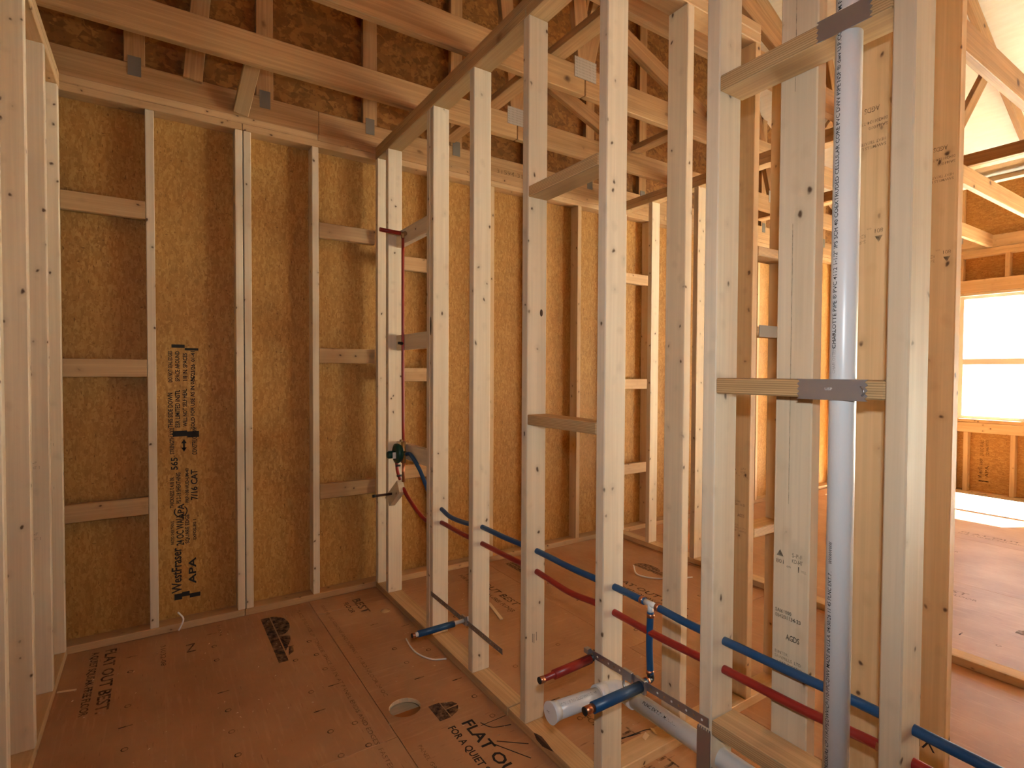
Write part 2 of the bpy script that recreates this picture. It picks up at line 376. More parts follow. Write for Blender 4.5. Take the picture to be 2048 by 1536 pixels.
# nail spacing marks: small rings and ticks
ring = [[((0.5 if k % 2 else 0.5)*math.cos(a*math.pi/4), 0.5*math.sin(a*math.pi/4)) for a in (k, k+1)] + [(0.33*math.cos(a*math.pi/4), 0.33*math.sin(a*math.pi/4)) for a in (k+1, k)] for k in range(8)]
for col_x, y0, y1 in ((-4.2, 124, 86), (9.2, 126, 60), (21.5, 112, 58), (25.3, 118, 62), (38.6, 112, 84), (44, 108, 66), (55, 118, 60), (66.5, 120, 62), (84, 122, 70), (95, 118, 60), (140, 90, 20), (110, 90, 40)):
    y = y0; k = 0
    while y > y1:
        if (k*7+int(col_x)) % 5: fprint(col_x+0.3*math.sin(k*3.1), y, [], INKF if k % 3 else INKS, ring if k % 4 else [rect(-0.15, -0.9, 0.1, 0.9)])
        y -= 6.0; k += 1
for (x, y, mt) in ((69, 127, INKF), (58, 64, INKS), (100, 104, INKF), (165, 72, INKS), (205, 88, INKS), (230, 70, INKS), (150, 24, INKS)):
    fprint(x, y, slogan(), mt, bold=0.015)
for (x, y) in ((82, 128), (112, 108), (150, 36)): logo(x, y, 0.8, INKS)
for pts in (((41.5, 71.5), (42.5, 69.6), (45.2, 68.6)), ((41.4, 66.6), (45, 63.6)), ((40.4, 66.9), (43.6, 61.0)), ((57, 57), (61.5, 56.5), (63, 55.8)), ((53, 58.5), (58, 56.9), (60.5, 56.4))):
    o = tube('marker_line', floor_panel_at(*pts[0]), smooth([(x, y, 0.0) for x, y in pts]), 0.07, INK, 6)
# stray saw cut across the panel
stamp('saw_cut', floor_panel_at(43.4, 71), (41.2, 70.9, 0), (1, 0, 0), (0, 1, 0), [], INK, [rect(0, -0.07, 4.5, 0.07)], 0.012)

# ------------------------------------------------------------------ back wall
XE0, XE1 = -110, 309
wb = top('wall_back', 'framed back wall of pale studs over brown strand board sheathing', 'wall', (60, D, 0), kind='structure')
seams = [XE0] + [16.2+48*k for k in range(-2, 7)] + [XE1]
sheath = {}
for a, b_ in zip(seams, seams[1:]):
    sheath[round(a)] = bx('sheathing_panel', wb, (a+0.06, b_-0.06), (D+S, D+S+0.44), (0, T2), OSBW, 0)
bp_edges = [XE0, L-3.5, 16.15, Wx+3.5, 126.7, 235, XE1]
for a, b_ in zip(bp_edges, bp_edges[1:]):
    bx('bottom_plate', wb, (a+0.05, b_-0.05), (D, D+S), (0, T0), SPFD)
    bx('top_plate', wb, (a+0.05, b_-0.05), (D, D+S), (T1, T1+1.5), SPFD)
for a, b_ in ((XE0, 32), (32.1, 150), (150.1, XE1)): bx('top_plate', wb, (a, b_), (D, D+S), (T1+1.53, T2), SPFD)
sx = [-1.3, 14.72, 16.4, 30.7, 62.7, 78.7, 94.7, 110.7, 126.8, 142.7, 158.7, 174.7, 190.7, 206.7, 222.7, 238.7, 254.7, 270.7, 286.7, 303.0]
for x in sx: bx('stud', wb, (x, x+1.5), (D+0.02, D+S-0.02), (T0, T1), SPF if x < 40 else SPFW)
bx('stud', wb, (XE0+1, XE0+2.5), (D, D+S), (T0, T1), SPF)
def blk(par, x, z, y=(D+0.03, D+1.53), mat=SPFD): bx('blocking', par, x, y, (z, z+3.5), mat)
for z in (84.3, 52.8, 25.0): blk(wb, (L-2, -1.34), z)
for z in (85.4, 56.0, 23.8): blk(wb, (32.24, Wx-0.05), z)
for z in (80.0, 51.5, 26.4): blk(wb, (49.3, 62.66), z)
for z in (84.0, 48.4, 19.6): blk(wb, (130.3, 142.66), z)
# print on the sheathing (runs upwards)
pan = sheath[round(16.2-48)]
SY = D+S-0.02
q = [rect(0, -4.4, 0.9, -2.4), rect(0.5, -2.4, 1.5, -1.0), rect(0.0, -1.0, 1.3, 0.4), rect(34.6, -4.4, 35.2, -2.2), rect(34.9, -2.2, 36.1, 0.4), rect(35.2, -4.4, 35.9, -2.2), rect(53.2, -4.4, 53.7, -1.9), rect(53.7, -1.9, 54.4, 0.5)]
q += [rect(32.0, -1.75, 36.6-3, -1.45), [(31.6, -1.6), (32.5, -1.1), (32.5, -2.1)], [(34.3, -1.6), (33.4, -1.1), (33.4, -2.1)]]
q += [[(18.9+1.25*math.cos(a*math.pi/10), -0.9+1.25*math.sin(a*math.pi/10)) for a in (k, k+1)] + [(18.9+1.05*math.cos(a*math.pi/10), -0.9+1.05*math.sin(a*math.pi/10)) for a in (k+1, k)] for k in range(3, 18)]
stamp('printed_stamp', pan, (3.4, SY, 5.2), (0, 0, 1), (-1, 0, 0), [
    ('WestFraser', 1.6, -0.9, 2.5, 9.6), ('APA', 3.0, -3.6, 1.9, 5.6),
    ('RATED SHEATHING', 12.0, 0.35, 0.8, 5.0), ('24 OC WALL', 11.6, -1.4, 1.9, 6.6), ('SQUARE EDGE', 11.8, -2.4, 1.0, 6.3), ('EXPOSURE 1', 12.4, -3.7, 0.8, 4.4),
    ('APA', 17.3, -1.5, 1.7, 3.2),
    ('THICKNESS 0.418 IN.', 19.8, 0.3, 1.05, 6.6), ('PS 2-18 SHEATHING', 20.6, -0.9, 1.1, 6.6), ('PRP-108 HUD-UM-40', 20.6, -2.4, 0.9, 7.4), ('7/16 CAT', 21.0, -4.0, 1.7, 6.6),
    ('565', 27.8, -0.4, 1.7, 2.7), ('STRENGTH AXIS', 31.2, 0.2, 1.1, 5.6), ('CONSTRUCTION', 30.8, -4.0, 1.3, 5.8),
    ('THIS SIDE DOWN', 36.8, 0.4, 1.2, 7.4), ('ESR LIMITED INSTL', 36.8, -0.9, 1.2, 8.0), ('WILL NOT SELF HEAL', 37.0, -2.2, 1.1, 8.0), ('SOLD FOR USE AS IN 0AO', 36.4, -3.6, 1.0, 11.5),
    ('DO NOT SEAL EDGES', 46.4, 0.4, 1.0, 6.6), ('SPACE AROUND', 46.6, -0.9, 1.1, 6.4), ('1/8 IN. SPACES', 46.6, -2.3, 1.1, 6.0), ('06/23/26  01-41', 46.6, -3.7, 1.0, 6.4)], INK, q, 0.01, 0.022)

# ------------------------------------------------------------------ left wall
wl = top('wall_left', 'left wall of evenly spaced pale studs on a bottom plate', 'wall', (L-1.75, 60, 0), kind='structure')
bx('bottom_plate', wl, (L-S, L), (-60, D-0.05), (0, T0), SPFW); bx('top_plate', wl, (L-S, L), (-60, D-0.05), (T1, T1+1.5), SPFW)
bx('top_plate', wl, (L-S, L), (-60, D-0.05), (T1+1.52, T2), SPFW)
lst = []
for y in (129.0, 114.4, 98.3, 82.3, 66.3, 50.3, 34.3, 18.3, 2.3, -13.7, -29.7): lst.append(bx('stud', wl, (L-S+0.02, L-0.02), (y, y+1.5), (T0, T1), SPF))
bx('lining_board', wl, (L-S-0.5, L-S-0.06), (-60, D), (0, T2), OSBW, 0)
for k, y, z in ((0, 128.98, 41.0), (0, 128.98, 33.0), (1, 114.38, 39.0), (1, 114.38, 27.5)):
    stamp('grade_stamp', lst[k], (L-3.1, y, z), (1, 0, 0), (0, 0, 1), [('S-P-F', 0, 0, 0.7, 1.5), ('KD-HT 1', 0, -0.8, 0.7, 1.8)], INKS)

# ------------------------------------------------------------------ plumbing wall
wr = top('wall_right', 'open stud wall with drilled studs carrying the water pipes', 'wall', (Wx+1.75, 66, 0), kind='structure')
bx('bottom_plate', wr, (Wx, Wx+S), (-60, 70.3), (0, T0), SYP); bx('bottom_plate', wr, (Wx, Wx+S), (70.5, D-0.04), (0, T0), SYP)
bx('top_plate', wr, (Wx, Wx+S), (-60, 66.4), (T1, T1+1.5), SYP); bx('top_plate', wr, (Wx, Wx+S), (66.5, D-0.04), (T1, T1+1.5), SYP)
bx('top_plate', wr, (Wx, Wx+S), (-60, D-0.04), (T1+1.53, T2), SYP)
st = {}
for k, y in (('K1', 129.8), ('K2', 122.7), ('A2', 99.62), ('A', 98.05), ('B', 81.85), ('Cc', 65.55), ('Dd', 49.05), ('E', 33.4), ('F', 17.15), ('G0', 1.2), ('G1', -14.8), ('G2', -30.8)):
    st[k] = bx('stud', wr, (Wx+0.02, Wx+S-0.02), (y, y+1.5), (T0, T1), SPF)
# blocks: C to D, E to F, and the set back shower blocks
bx('blocking', wr, (Wx, Wx+S), (50.58, 65.52), (79.75, 81.3), SYP); bx('blocking', wr, (Wx, Wx+S), (50.58, 65.52), (46.4, 47.9), SYP)
ef = [bx('blocking', wr, (Wx, Wx+S), (18.68, 33.36), (z, z+1.5), SYP) for z in (81.35, 52.2, 18.3)]
for z in (83.3, 59.1, 34.0): bx('blocking', wr, (Wx+2.0, Wx+S), (101.15, 122.66), (z, z+3.5), SPF)
bb = beam('blocking', wr, (Wx+0.75, 116.4, 28.1), (Wx+0.75, 122.9, 23.6), 1.5, 3.0, SPF)
# flat backing stud behind the ladder blocks
pale = bx('stud', wr, (Wx+S+0.03, Wx+S+1.53), (25.9, 29.35), (T0, T1), SPF)
def teeth_plate(par, M_or, y0, y1, z0, z1, x=Wx-0.03):
    n_ = 8; vs = []; top_ = [(y0, z0)]
    left = [(y0+(0.22 if k % 2 else 0.0), z0+(z1-z0)*k/n_) for k in range(n_+1)]
    right = [(y1-(0.22 if k % 2 else 0.0), z1-(z1-z0)*k/n_) for k in range(n_+1)]
    ring_ = left+right; N_ = len(ring_)
    vs = [(x-0.06, a, c) for a, c in ring_]+[(x+0.0, a, c) for a, c in ring_]
    fs = [tuple(range(N_))[::-1], tuple(range(N_, 2*N_))]+[(k, (k+1) % N_, N_+(k+1) % N_, N_+k) for k in range(N_)]
    return polymesh('steel_nail_plate', par, vs, fs, STEEL)
np1 = teeth_plate(ef[1], 0, 19.8, 25.3, 52.05, 53.75); np2 = teeth_plate(ef[0], 0, 20.0, 24.2, 81.3, 83.0)
tube('bent_prong', ef[1], smooth([(Wx-0.08, 20.3, 53.2), (Wx-0.35, 20.0, 53.0), (Wx-0.35, 19.95, 52.7), (Wx-0.08, 20.2, 52.5)]), 0.07, STEEL, 8)
np3 = bx('steel_nail_plate', st['E'], (Wx-0.09, Wx-0.03), (33.38, 34.98), (11.8, 18.4), STEEL, 0.01)
for k in range(6): bx('plate_tooth', st['E'], (Wx-0.09, Wx-0.03), (33.42+0.27*k, 33.55+0.27*k), (18.38, 18.62), STEEL, 0)
stamp('plate_mark', ef[1], (Wx-0.1, 23.0, 52.85), (0, -1, 0), (0, 0, 1), [('USP', 0, 0, 0.3, 0.6)], TEE)
bx('sheathing_panel', wr, (Wx+S+0.03, Wx+S+0.47), (-45, 9), (0, T2), OSBW, 0)  # unseen panel added to block light from the bright room
# grade stamps on the backing stud
def gradestamp(par, o, r_, u_, mat, s=1.0, parts=(0, 1, 2)):
    if 0 in parts: stamp('grade_stamp', par, o, r_, u_, [('S-P-F', 1.75*s, 0.55*s, 0.55*s, 1.0*s), ('KD-HT', 1.75*s, 0, 0.55*s, 1.05*s), ('1', 2.2*s, -0.75*s, 0.8*s, 0.25*s), ('801', 0.2*s, -0.35*s, 0.6*s, 0.75*s), ('on', 1.25*s, -0.55*s, 0.35*s, 0.4*s), ('MILL', 2.65*s, -0.7*s, 0.35*s, 0.5*s)], mat,
        [[(0.25*s, 0.35*s), (0.95*s, 0.35*s), (0.6*s, 1.0*s)]], 0.012)
    if 1 in parts: stamp('grade_stamp', par, V(o)-V(u_)*5.6*s, r_, u_, [('SAI61000', 0.2*s, 0.5*s, 0.5*s, 1.6*s), ('084201134-23', 0.2*s, 0, 0.5*s, 2.5*s), ('AGDS', 1.3*s, -1.9*s, 0.75*s, 1.3*s)], mat, [], 0.012, 0.02)
    if 2 in parts: stamp('grade_stamp', par, V(o)-V(u_)*9.6*s, r_, u_, [('B.INTER', 0.2*s, 0.45*s, 0.42*s, 1.3*s), ('SAWMILLS  LTD', 0.2*s, 0, 0.42*s, 2.6*s), ('HEAT TREATED', 0.5*s, -0.5*s, 0.42*s, 2.4*s)], mat, [], 0.012)
gradestamp(pale, (Wx+S, 29.2, 36.6), (0, -1, 0), (0, 0, 1), INKF, 0.98)
stamp('crack', pale, (Wx+S, 27.9, 20), (0, -1, 0), (0, 0, 1), [], INKS, [[(0, 22), (0.04, 22), (0.02, 48), (-0.03, 48)], [(-0.02, 60), (0.03, 60), (0.05, 74), (-0.01, 74)]], 0.012)
stamp('grade_stamp', st['A'], (Wx+0.0, 99.4, 34.5), (0, -1, 0), (0, 0, 1), [('1/6', 0.1, 0, 0.9, 1.1), ('SPF', 0.2, -8.4, 0.6, 0.7), ('KD', 0.2, -9.2, 0.6, 0.5), ('084', 0.1, -11.5, 0.6, 0.9)], INKF)
stamp('pencil_mark', st['Cc'], (Wx+0.6, 65.55, 13.6), (1, 0, 0), (0, 0, 1), [], INK, [rect(0.6, 0, 0.68, 1.3), rect(0.85, -0.2, 0.93, 1.2), rect(1.3, 0.1, 1.38, 1.4)])
stamp('knot', st['Cc'], (Wx+2.5, 65.55, 63.0), (1, 0, 0), (0, 0, 1), [], DARKW, [[(0.28*math.cos(a*math.pi/6), 0.55*math.sin(a*math.pi/6)) for a in range(12)]])
stamp('knot', st['A'], (Wx+0.0, 99.0, 63.2), (0, -1, 0), (0, 0, 1), [], DARKW, [[(0.3*math.cos(a*math.pi/6), 1.9*math.sin(a*math.pi/6)) for a in range(12)]])
polymesh('bark_wane', wr, [(Wx-0.03, 63.4, 1.52), (Wx-0.04, 62.6, 0.9), (Wx-0.04, 61.2, 0.75), (Wx-0.03, 59.2, 1.3), (Wx-0.02, 58.6, 1.53), (Wx+0.25, 60.4, 1.54), (Wx+0.45, 62.0, 1.54), (Wx+0.2, 62.9, 1.54)], [(0, 1, 2, 3, 4), (4, 5, 6, 7, 0)], DARKW)

# ------------------------------------------------------------------ short partition behind the plumbing wall
wq = top('wall_middle', 'short partition of spruce studs standing behind the plumbing wall', 'wall', (66, 53, 0), kind='structure')
QY = (51.2, 54.7)
bx('bottom_plate', wq, (Wx+S+0.05, 92), QY, (0, T0), SPFW); bx('top_plate', wq, (Wx+S+0.05, 80.5), QY, (T1, T1+1.5), SPFW); bx('top_plate', wq, (Wx+S+0.05, 80.5), QY, (T1+1.52, T2), SPFW)
qs = [bx('stud', wq, (x, x+1.5), (QY[0]+0.02, QY[1]-0.02), (T0, T1 if x < 80 else T2), SPF if x < 70 else SPFW) for x in (62.9, 79.0, 89.2)]
for z in (27.5, 60.2, 73.0): bx('blocking', wq, (80.55, 89.15), QY, (z, z+1.5), SYP)
teeth = bx('steel_nail_plate', wq, (81, 88.8), (QY[0]-0.07, QY[0]-0.01), (60.0, 61.9), DULL, 0.02)
gradestamp(qs[1], (79.0, 54.4, 38.0), (0, -1, 0), (0, 0, 1), INKS, 0.95)

# partition reaching away to the right of the nearest stud
wn = top('wall_near', 'partition of brown stamped studs behind the white vent pipe', 'wall', (66, 24.6, 0), kind='structure')
RY = (22.9, 26.4)
bx('bottom_plate', wn, (Wx+S+1.6, 76), (RY[0], 25.8), (0, T0), SPFW); bx('top_plate', wn, (Wx+S+1.6, 76), RY, (T1, T1+1.5), SPFW); bx('top_plate', wn, (Wx+S+1.6, 76), RY, (T1+1.52, T2), SPFW)
rs = [bx('stud', wn, (x, x+1.5), (RY[0]+0.02, RY[1]-0.02), (T0, T1), SPFW) for x in (56.4, 72.4)]
for s_, x in ((rs[0], 56.4), (rs[1], 72.4)):
    gradestamp(s_, (x, 23.2, 67.4), (0, 1, 0), (0, 0, -1), INKS, 0.95, (0,))
    stamp('grade_stamp', s_, (x, 23.0, 77.2), (0, 1, 0), (0, 0, -1), [('SAI61000', 0.2, -0.2, 0.42, 1.6), ('084201134-23', 0.2, -0.75, 0.42, 2.2), ('AGDS', 0.9, -2.0+0.0, 0.7, 1.3), ('SAWMILLS LTD', 0.3, 1.6, 0.4, 2.6), ('HEAT TREATED', 0.3, 1.15, 0.4, 2.4)], INKS, [], 0.012, 0.015)
stamp('marker_scrawl', rs[1], (72.4, 26.2, 11.8), (0, -1, 0), (0, 0, 1), [('IIX', 0.2, 0, 2.6, 2.2)], INK, [], 0.012)

# ------------------------------------------------------------------ wall between the second room and the bright room
wi = top('wall_inner', 'inner stud wall between the bright window room and the drilled stud wall', 'wall', (128.5, 90, 0), kind='structure')
IXa = 126.9
bx('bottom_plate', wi, (IXa, IXa+S), (46, D-0.05), (0, T0), SPFW); bx('bottom_plate', wi, (124.4, 127.9), (28.4, 45.9), (0, T0), SPFW)
bx('top_plate', wi, (IXa, IXa+S), (46, D-0.05), (T1, T1+1.5), SPFW); bx('top_plate', wi, (IXa, IXa+S), (46, D-0.05), (T1+1.52, T2), SPFW)
for y in (129.8, 115.8, 99.0, 83.4, 67.4, 51.4): bx('stud', wi, (IXa+0.02, IXa+S-0.02), (y, y+1.5), (T0, T1), SPF)

# ------------------------------------------------------------------ window wall
XW = 305.0
ww = top('wall_window', 'sunlit far wall framed around the bright window', 'wall', (XW+1.75, 40, 0), kind='structure')
Y0W = -120
bx('bottom_plate', ww, (XW, XW+S), (Y0W, D), (0, T0), SPFW); bx('top_plate', ww, (XW, XW+S), (Y0W, D), (T1, T1+1.5), SPFW); bx('top_plate', ww, (XW, XW+S), (Y0W, D), (T1+1.52, T2), SPFW)
WIN = (30, 95.5)
for y in (96.3, 112, 128): bx('stud', ww, (XW, XW+S), (y, y+1.5), (T0, T1), SPFW)
bx('trimmer_stud', ww, (XW, XW+S), (WIN[1]+0.05, WIN[1]+0.75), (T0, 90), SPFW)
bx('trimmer_stud', ww, (XW, XW+S), (66.2, 69.4), (34.2, 90), SPFW)
for y in (28.4, 12, -4, -100): bx('stud', ww, (XW, XW+S), (y, y+1.5), (T0, T1), SPFW)
bx('header', ww, (XW, XW+1.5), (28, 98), (90.3, 95.9), SPFW); bx('header', ww, (XW+1.6, XW+S), (28, 98), (90.3, 95.9), SPFW)
bx('header_plate', ww, (XW, XW+S), WIN, (89.0, 90.25), SPF)
for y in (94.0, 77.9, 61.9, 45.9, 31): bx('cripple_stud', ww, (XW, XW+S), (y, y+1.6), (95.95, T1), SPFW)
bx('window_sill', ww, (XW, XW+S), WIN, (32.5, 34.0), SPFW); bx('window_sill', ww, (XW, XW+S), WIN, (28.0, 32.4), SPFW)
for y in (90.8, 74.7, 58.7, 42.7): bx('cripple_stud', ww, (XW, XW+S), (y, y+1.6), (T0, 27.95), SPFW)
for a, b_, c, d_ in ((Y0W, -90, 0, T2), (-90, -10, 84, T2), (-10, WIN[0], 0, T2), (WIN[1], D+4, 0, T2), (WIN[0], WIN[1], 0, 33.9), (WIN[0], WIN[1], 89.1, T2)):  # low gap in the unseen stretch is an added opening for sunlight
    o = bx('sheathing_panel', ww, (XW+S+0.03, XW+S+0.47), (a, b_), (c, d_), OSBW, 0)
    if (c, d_) == (0, 33.9): stamp('printed_stamp', o, (XW+S+0.02, 87.6, 6), (0, 0, 1), (0, 1, 0), [('WestFraser', 1.5, -1.2, 2.2, 9), ('APA', 2.2, -3.4, 1.8, 5), ('24 OC WALL', 11.6, -1.5, 1.8, 7), ('SQUARE EDGE', 11.8, -3.2, 1.2, 7)], INKF, [rect(0, -3.6, 0.5, 0)], 0.03)
def window(name, y0, y1):
    o = top(name, 'white vinyl double hung window glaring with daylight', 'window', (XW+2.5, (y0+y1)/2, 34), kind='structure')
    x = (XW+1.2, XW+3.4)
    for nm, yy, zz in (('window_frame', (y0, y0+1.9), (34.05, 88.95)), ('window_frame', (y1-1.9, y1), (34.05, 88.95)), ('window_frame', (y0+1.2, y1-1.2), (34.05, 35.4)), ('window_frame', (y0+1.2, y1-1.2), (87.6, 88.95)), ('meeting_rail', (y0+1.9, y1-1.9), (58.3, 60.9))):
        bx(nm, o, x, yy, zz, VINYL, 0.05)
    bx('window_pane', o, (XW+2.2, XW+2.3), (y0+1.2, y1-1.2), (35.4, 59.0), GLASS, 0); bx('window_pane', o, (XW+2.6, XW+2.7), (y0+1.2, y1-1.2), (60.3, 87.6), GLASS, 0)
window('window_1', 69.5, 95.45); window('window_2', 30.05, 66.1)
# sheathed frame above the window wall
gw = top('gable_truss', 'sheathed upright frame standing on top of the window wall', 'gable truss', (XW+1, 40, T2))
bx('bottom_chord', gw, (XW+0.6, XW+2.1), (-117, D-1), (T2+0.02, T2+5.5), SPFW)
for y in (94, 70, 46, 22, -2): bx('web_post', gw, (XW+0.6, XW+2.1), (y, y+3.5), (T2+5.52, 140), SPFW); bx('gusset_plate', gw, (XW+0.5, XW+0.58), (y+0.3, y+3.2), (T2+3.6, T2+7.2), GANG, 0)
bx('sheathing_panel', gw, (XW+2.2, XW+2.64), (-117, D-1), (T2, 141), OSBW, 0)

# ------------------------------------------------------------------ walls the photograph does not show (behind the photographer and beyond the left wall)
wf = top('wall_added_front', 'added strand board walls behind the photographer that hold back light', 'wall', (60, -120, 0), kind='structure')
bx('sheathing_panel', wf, (-110, 135), (-45.5, -45), (0, 150), OSBW, 0); bx('sheathing_panel', wf, (134.5, 135), (-120, -45.5), (0, T2), OSBW, 0); bx('sheathing_panel', wf, (135, XW+S), (-120.5, -120), (0, T2), OSBW, 0)  # unseen panels added to stop light coming round behind the camera
wo = top('wall_outer', 'outer strand board wall beyond the left stud wall', 'wall', (-110, 0, 0), kind='structure')
bx('sheathing_panel', wo, (-110.5, -110), (-120, D), (0, 151), OSBW, 0)

# ------------------------------------------------------------------ roof
RIDGE, ZR = 60.0, None
roofz = lambda x: 113.4+0.5*(305-x) if x >= RIDGE else 113.4+0.5*(305-RIDGE)-0.5*(RIDGE-x)
ce = top('ceiling', 'roof sheathing boards, pale foil faced at right, darkened elsewhere to absorb light', 'roof', (RIDGE, 0, roofz(RIDGE)), kind='structure')
def roofpanel(x0, x1, y0, y1, mat=ROOF):
    a, b_ = V((x0, (y0+y1)/2, roofz(x0+(1e-6 if x0 >= RIDGE else 0))+0.25)), V((x1, (y0+y1)/2, roofz(x1)+0.25))
    return beam('roof_panel', ce, a, b_, y1-y0, 0.44, mat, (0, 1, 0), 0)
ys = [140, 92, 44, -4, -52, -100, -148]
for y1, y0 in zip(ys, ys[1:]):
    for x0, x1 in ((RIDGE, 145), (145, 230), (230, 272)):
        p_ = roofpanel(x0-0.02, x1+0.1, y0, y1, ROOF if x0 > 140 else OSBG)  # boards short of the foil are kept dark to cut bounce light
        if (y1, x0) in ((92, 145), (140, 145), (92, 230)):
            sdir = V((1, 0, -0.5)).normalized(); mid = V((160 if x0 == 145 else 236, y1-10, 0)); mid.z = roofz(mid.x)
            stamp('printed_stamp', p_, mid-V((0, 0, 0.05)), sdir, (0, 1, 0), [('LP', 0, 0, 4, 5), ('TechShield', 7, 0, 4, 24)], INKB, [rect(0, 4.2, 5, 4.8)], -0.02) if False else None
            stamp('printed_stamp', p_, mid, sdir, (0, -1, 0), [('LP', 0, 0, 4, 5), ('TechShield', 7, 0, 4, 24)], INKB, [rect(0, -2.0, 6, -1.4)], 0.06)
for x0, x1 in ((-25, RIDGE), (-110, -25)):
    for y1, y0 in zip(ys, ys[1:]): roofpanel(x0-0.02, x1+0.1, y0, y1, OSBG)  # unseen slope kept dark so less light bounces to the left
bx('roof_panel', ce, (272, 312), (-148, 140), (141.1, 141.6), ROOF, 0)  # unseen flat lid added to keep sky light from leaking in
bx('eave_board', ce, (271, 272.5), (-148, 140), (roofz(272), 141), SPFW, 0.05)
bx('eave_board', ce, (267.5, 271), (-148, 140), (127.6, 129.1), SPF)

def gable_sheet(par, y, edges, mat):
    for a, b_ in zip(edges, edges[1:]):
        ya, yb = y, y+0.44
        pts = [(a, T2), (b_, T2), (b_, max(T2+1, roofz(b_)) if b_ <= 272 else 141), (a, roofz(a))]
        if a < RIDGE < b_: pts.insert(3, (RIDGE, roofz(RIDGE)))
        n_ = len(pts); vs = [(p_[0], ya, p_[1]) for p_ in pts]+[(p_[0], yb, p_[1]) for p_ in pts]
        polymesh('sheathing_panel', par, vs, [tuple(range(n_)), tuple(range(n_, 2*n_))[::-1]]+[(k, (k+1) % n_, n_+(k+1) % n_, n_+k) for k in range(n_)], mat)
gable_sheet(wf, -120.5, [-110, 20, 145, 272, XE1], OSBG)
# ------------------------------------------------------------------ gable over the back wall
gb = top('gable_truss', 'gable end truss with upright studs standing on the back wall plate', 'gable truss', (44, D+1.5, T2))
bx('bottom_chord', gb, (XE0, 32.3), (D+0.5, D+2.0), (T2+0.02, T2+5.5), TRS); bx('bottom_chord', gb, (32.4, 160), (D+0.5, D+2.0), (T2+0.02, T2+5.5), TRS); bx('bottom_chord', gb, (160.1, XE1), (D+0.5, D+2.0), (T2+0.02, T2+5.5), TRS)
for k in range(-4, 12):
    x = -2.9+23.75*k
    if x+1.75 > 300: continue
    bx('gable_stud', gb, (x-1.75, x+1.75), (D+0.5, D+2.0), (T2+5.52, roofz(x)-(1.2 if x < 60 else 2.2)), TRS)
    if -60 < x < 290: bx('gusset_plate', gb, (x-1.1, x+1.1), (D+0.40, D+0.48), (T2+3.1, T2+6.9), GANGD, 0)
edges = [XE0, -40, 8, 56, 104, 152, 200, 248, XE1]
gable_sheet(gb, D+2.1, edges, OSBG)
stamp('chord_stamp', gb, (81, D+0.5, 110.4), (1, 0, 0), (0, 0, 1), [('31594-31508', 0, 0, 1.7, 13)], INKS, [], 0.03)
beam('gable_brace', gb, (7.0, D+0.3, T2+5.0), (9.5, D-0.8, T2+32), 3.5, 1.5, TRS, (1, 0, 0))
bs = top('brace_scrap', 'split short scrap of timber leaning against the gable chord', 'wood scrap', (15.6, D-1, T2))
beam('scrap_board', bs, (15.8, D-0.5, T2+0.3), (17.6, D-7, T2+9.6), 3.0, 1.5, SYP, (1, 0, 0))

# ------------------------------------------------------------------ trusses
NAMES = {107.7: 'roof truss next to the sheathed gable end', 83.5: 'second roof truss out from the sheathed gable end',
         60.0: 'third roof truss out from the gable end, above the short partition', 36.0: 'fourth roof truss out from the gable end, crossing over the bright room'}
def truss(y, label):
    t = top('roof_truss', label, 'roof truss', (80, y+0.75, T2), group='roof trusses spanning above the walls')
    Y = (y, y+1.5); zt = T2+5.5
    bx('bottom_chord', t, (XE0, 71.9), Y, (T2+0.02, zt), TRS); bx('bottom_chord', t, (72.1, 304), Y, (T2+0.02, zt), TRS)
    for a, b_ in (((72.5, zt), (96, roofz(96)-6)), ((72, zt), (58, roofz(58)-7)), ((110, zt), (74, 128)), ((178, zt), (150, roofz(150)-6)), ((183.5, zt), (218, roofz(218)-6)), ((-20, zt), (4, roofz(4)-6)), ((-20, zt), (-44, roofz(-44)-6))):
        d_ = V((b_[0]-a[0], 0, b_[1]-a[1])).normalized()
        beam('web', t, (a[0], y+0.75, a[1]+0.4), (b_[0], y+0.75, b_[1]), 3.5, 1.5, TRS, d_.cross(V((0, 1, 0))))
    for a, b_ in ((RIDGE+0.3, 268), (RIDGE-0.3, -109)):
        beam('top_chord', t, (a, y+0.75, roofz(a)-3.3), (b_, y+0.75, roofz(b_)-3.3), 1.5, 5.5, TRS, (0, 1, 0))
    bx('gusset_plate', t, (69.2, 74.8), (y-0.08, y-0.01), (zt-2.4, zt+1.6), GANG, 0)
    bx('gusset_plate', t, (175, 181), (y-0.08, y-0.01), (zt-2.4, zt+1.6), GANG, 0)
    return t
for y, lab in NAMES.items(): truss(y if y > 60 or y < 50 else 60.6, lab)
b1 = top('truss_brace', 'flat brace lying across the truss chords above the drilled stud wall', 'brace', (65, 90, T2+5.5))
bx('brace_board', b1, (63.4, 66.9), (30, 130), (T2+5.53, T2+7.0), TRS)
b2 = top('truss_brace', 'dark brace board on edge crossing the trusses in the bright room', 'brace', (200, 60, T2+5.5))
bx('brace_board', b2, (198.3, 199.8), (20, 128), (T2+5.53, T2+9.0), TRS); bx('brace_board', b2, (199.85, 203.4), (20, 128), (T2+5.53, T2+7.0), SPFW)
b3 = top('truss_brace', 'slim brace lying across the truss chords beside the inner wall', 'brace', (111, 100, T2+5.5))
bx('brace_board', b3, (109.4, 112.9), (78, 130), (T2+5.53, T2+7.0), TRS)

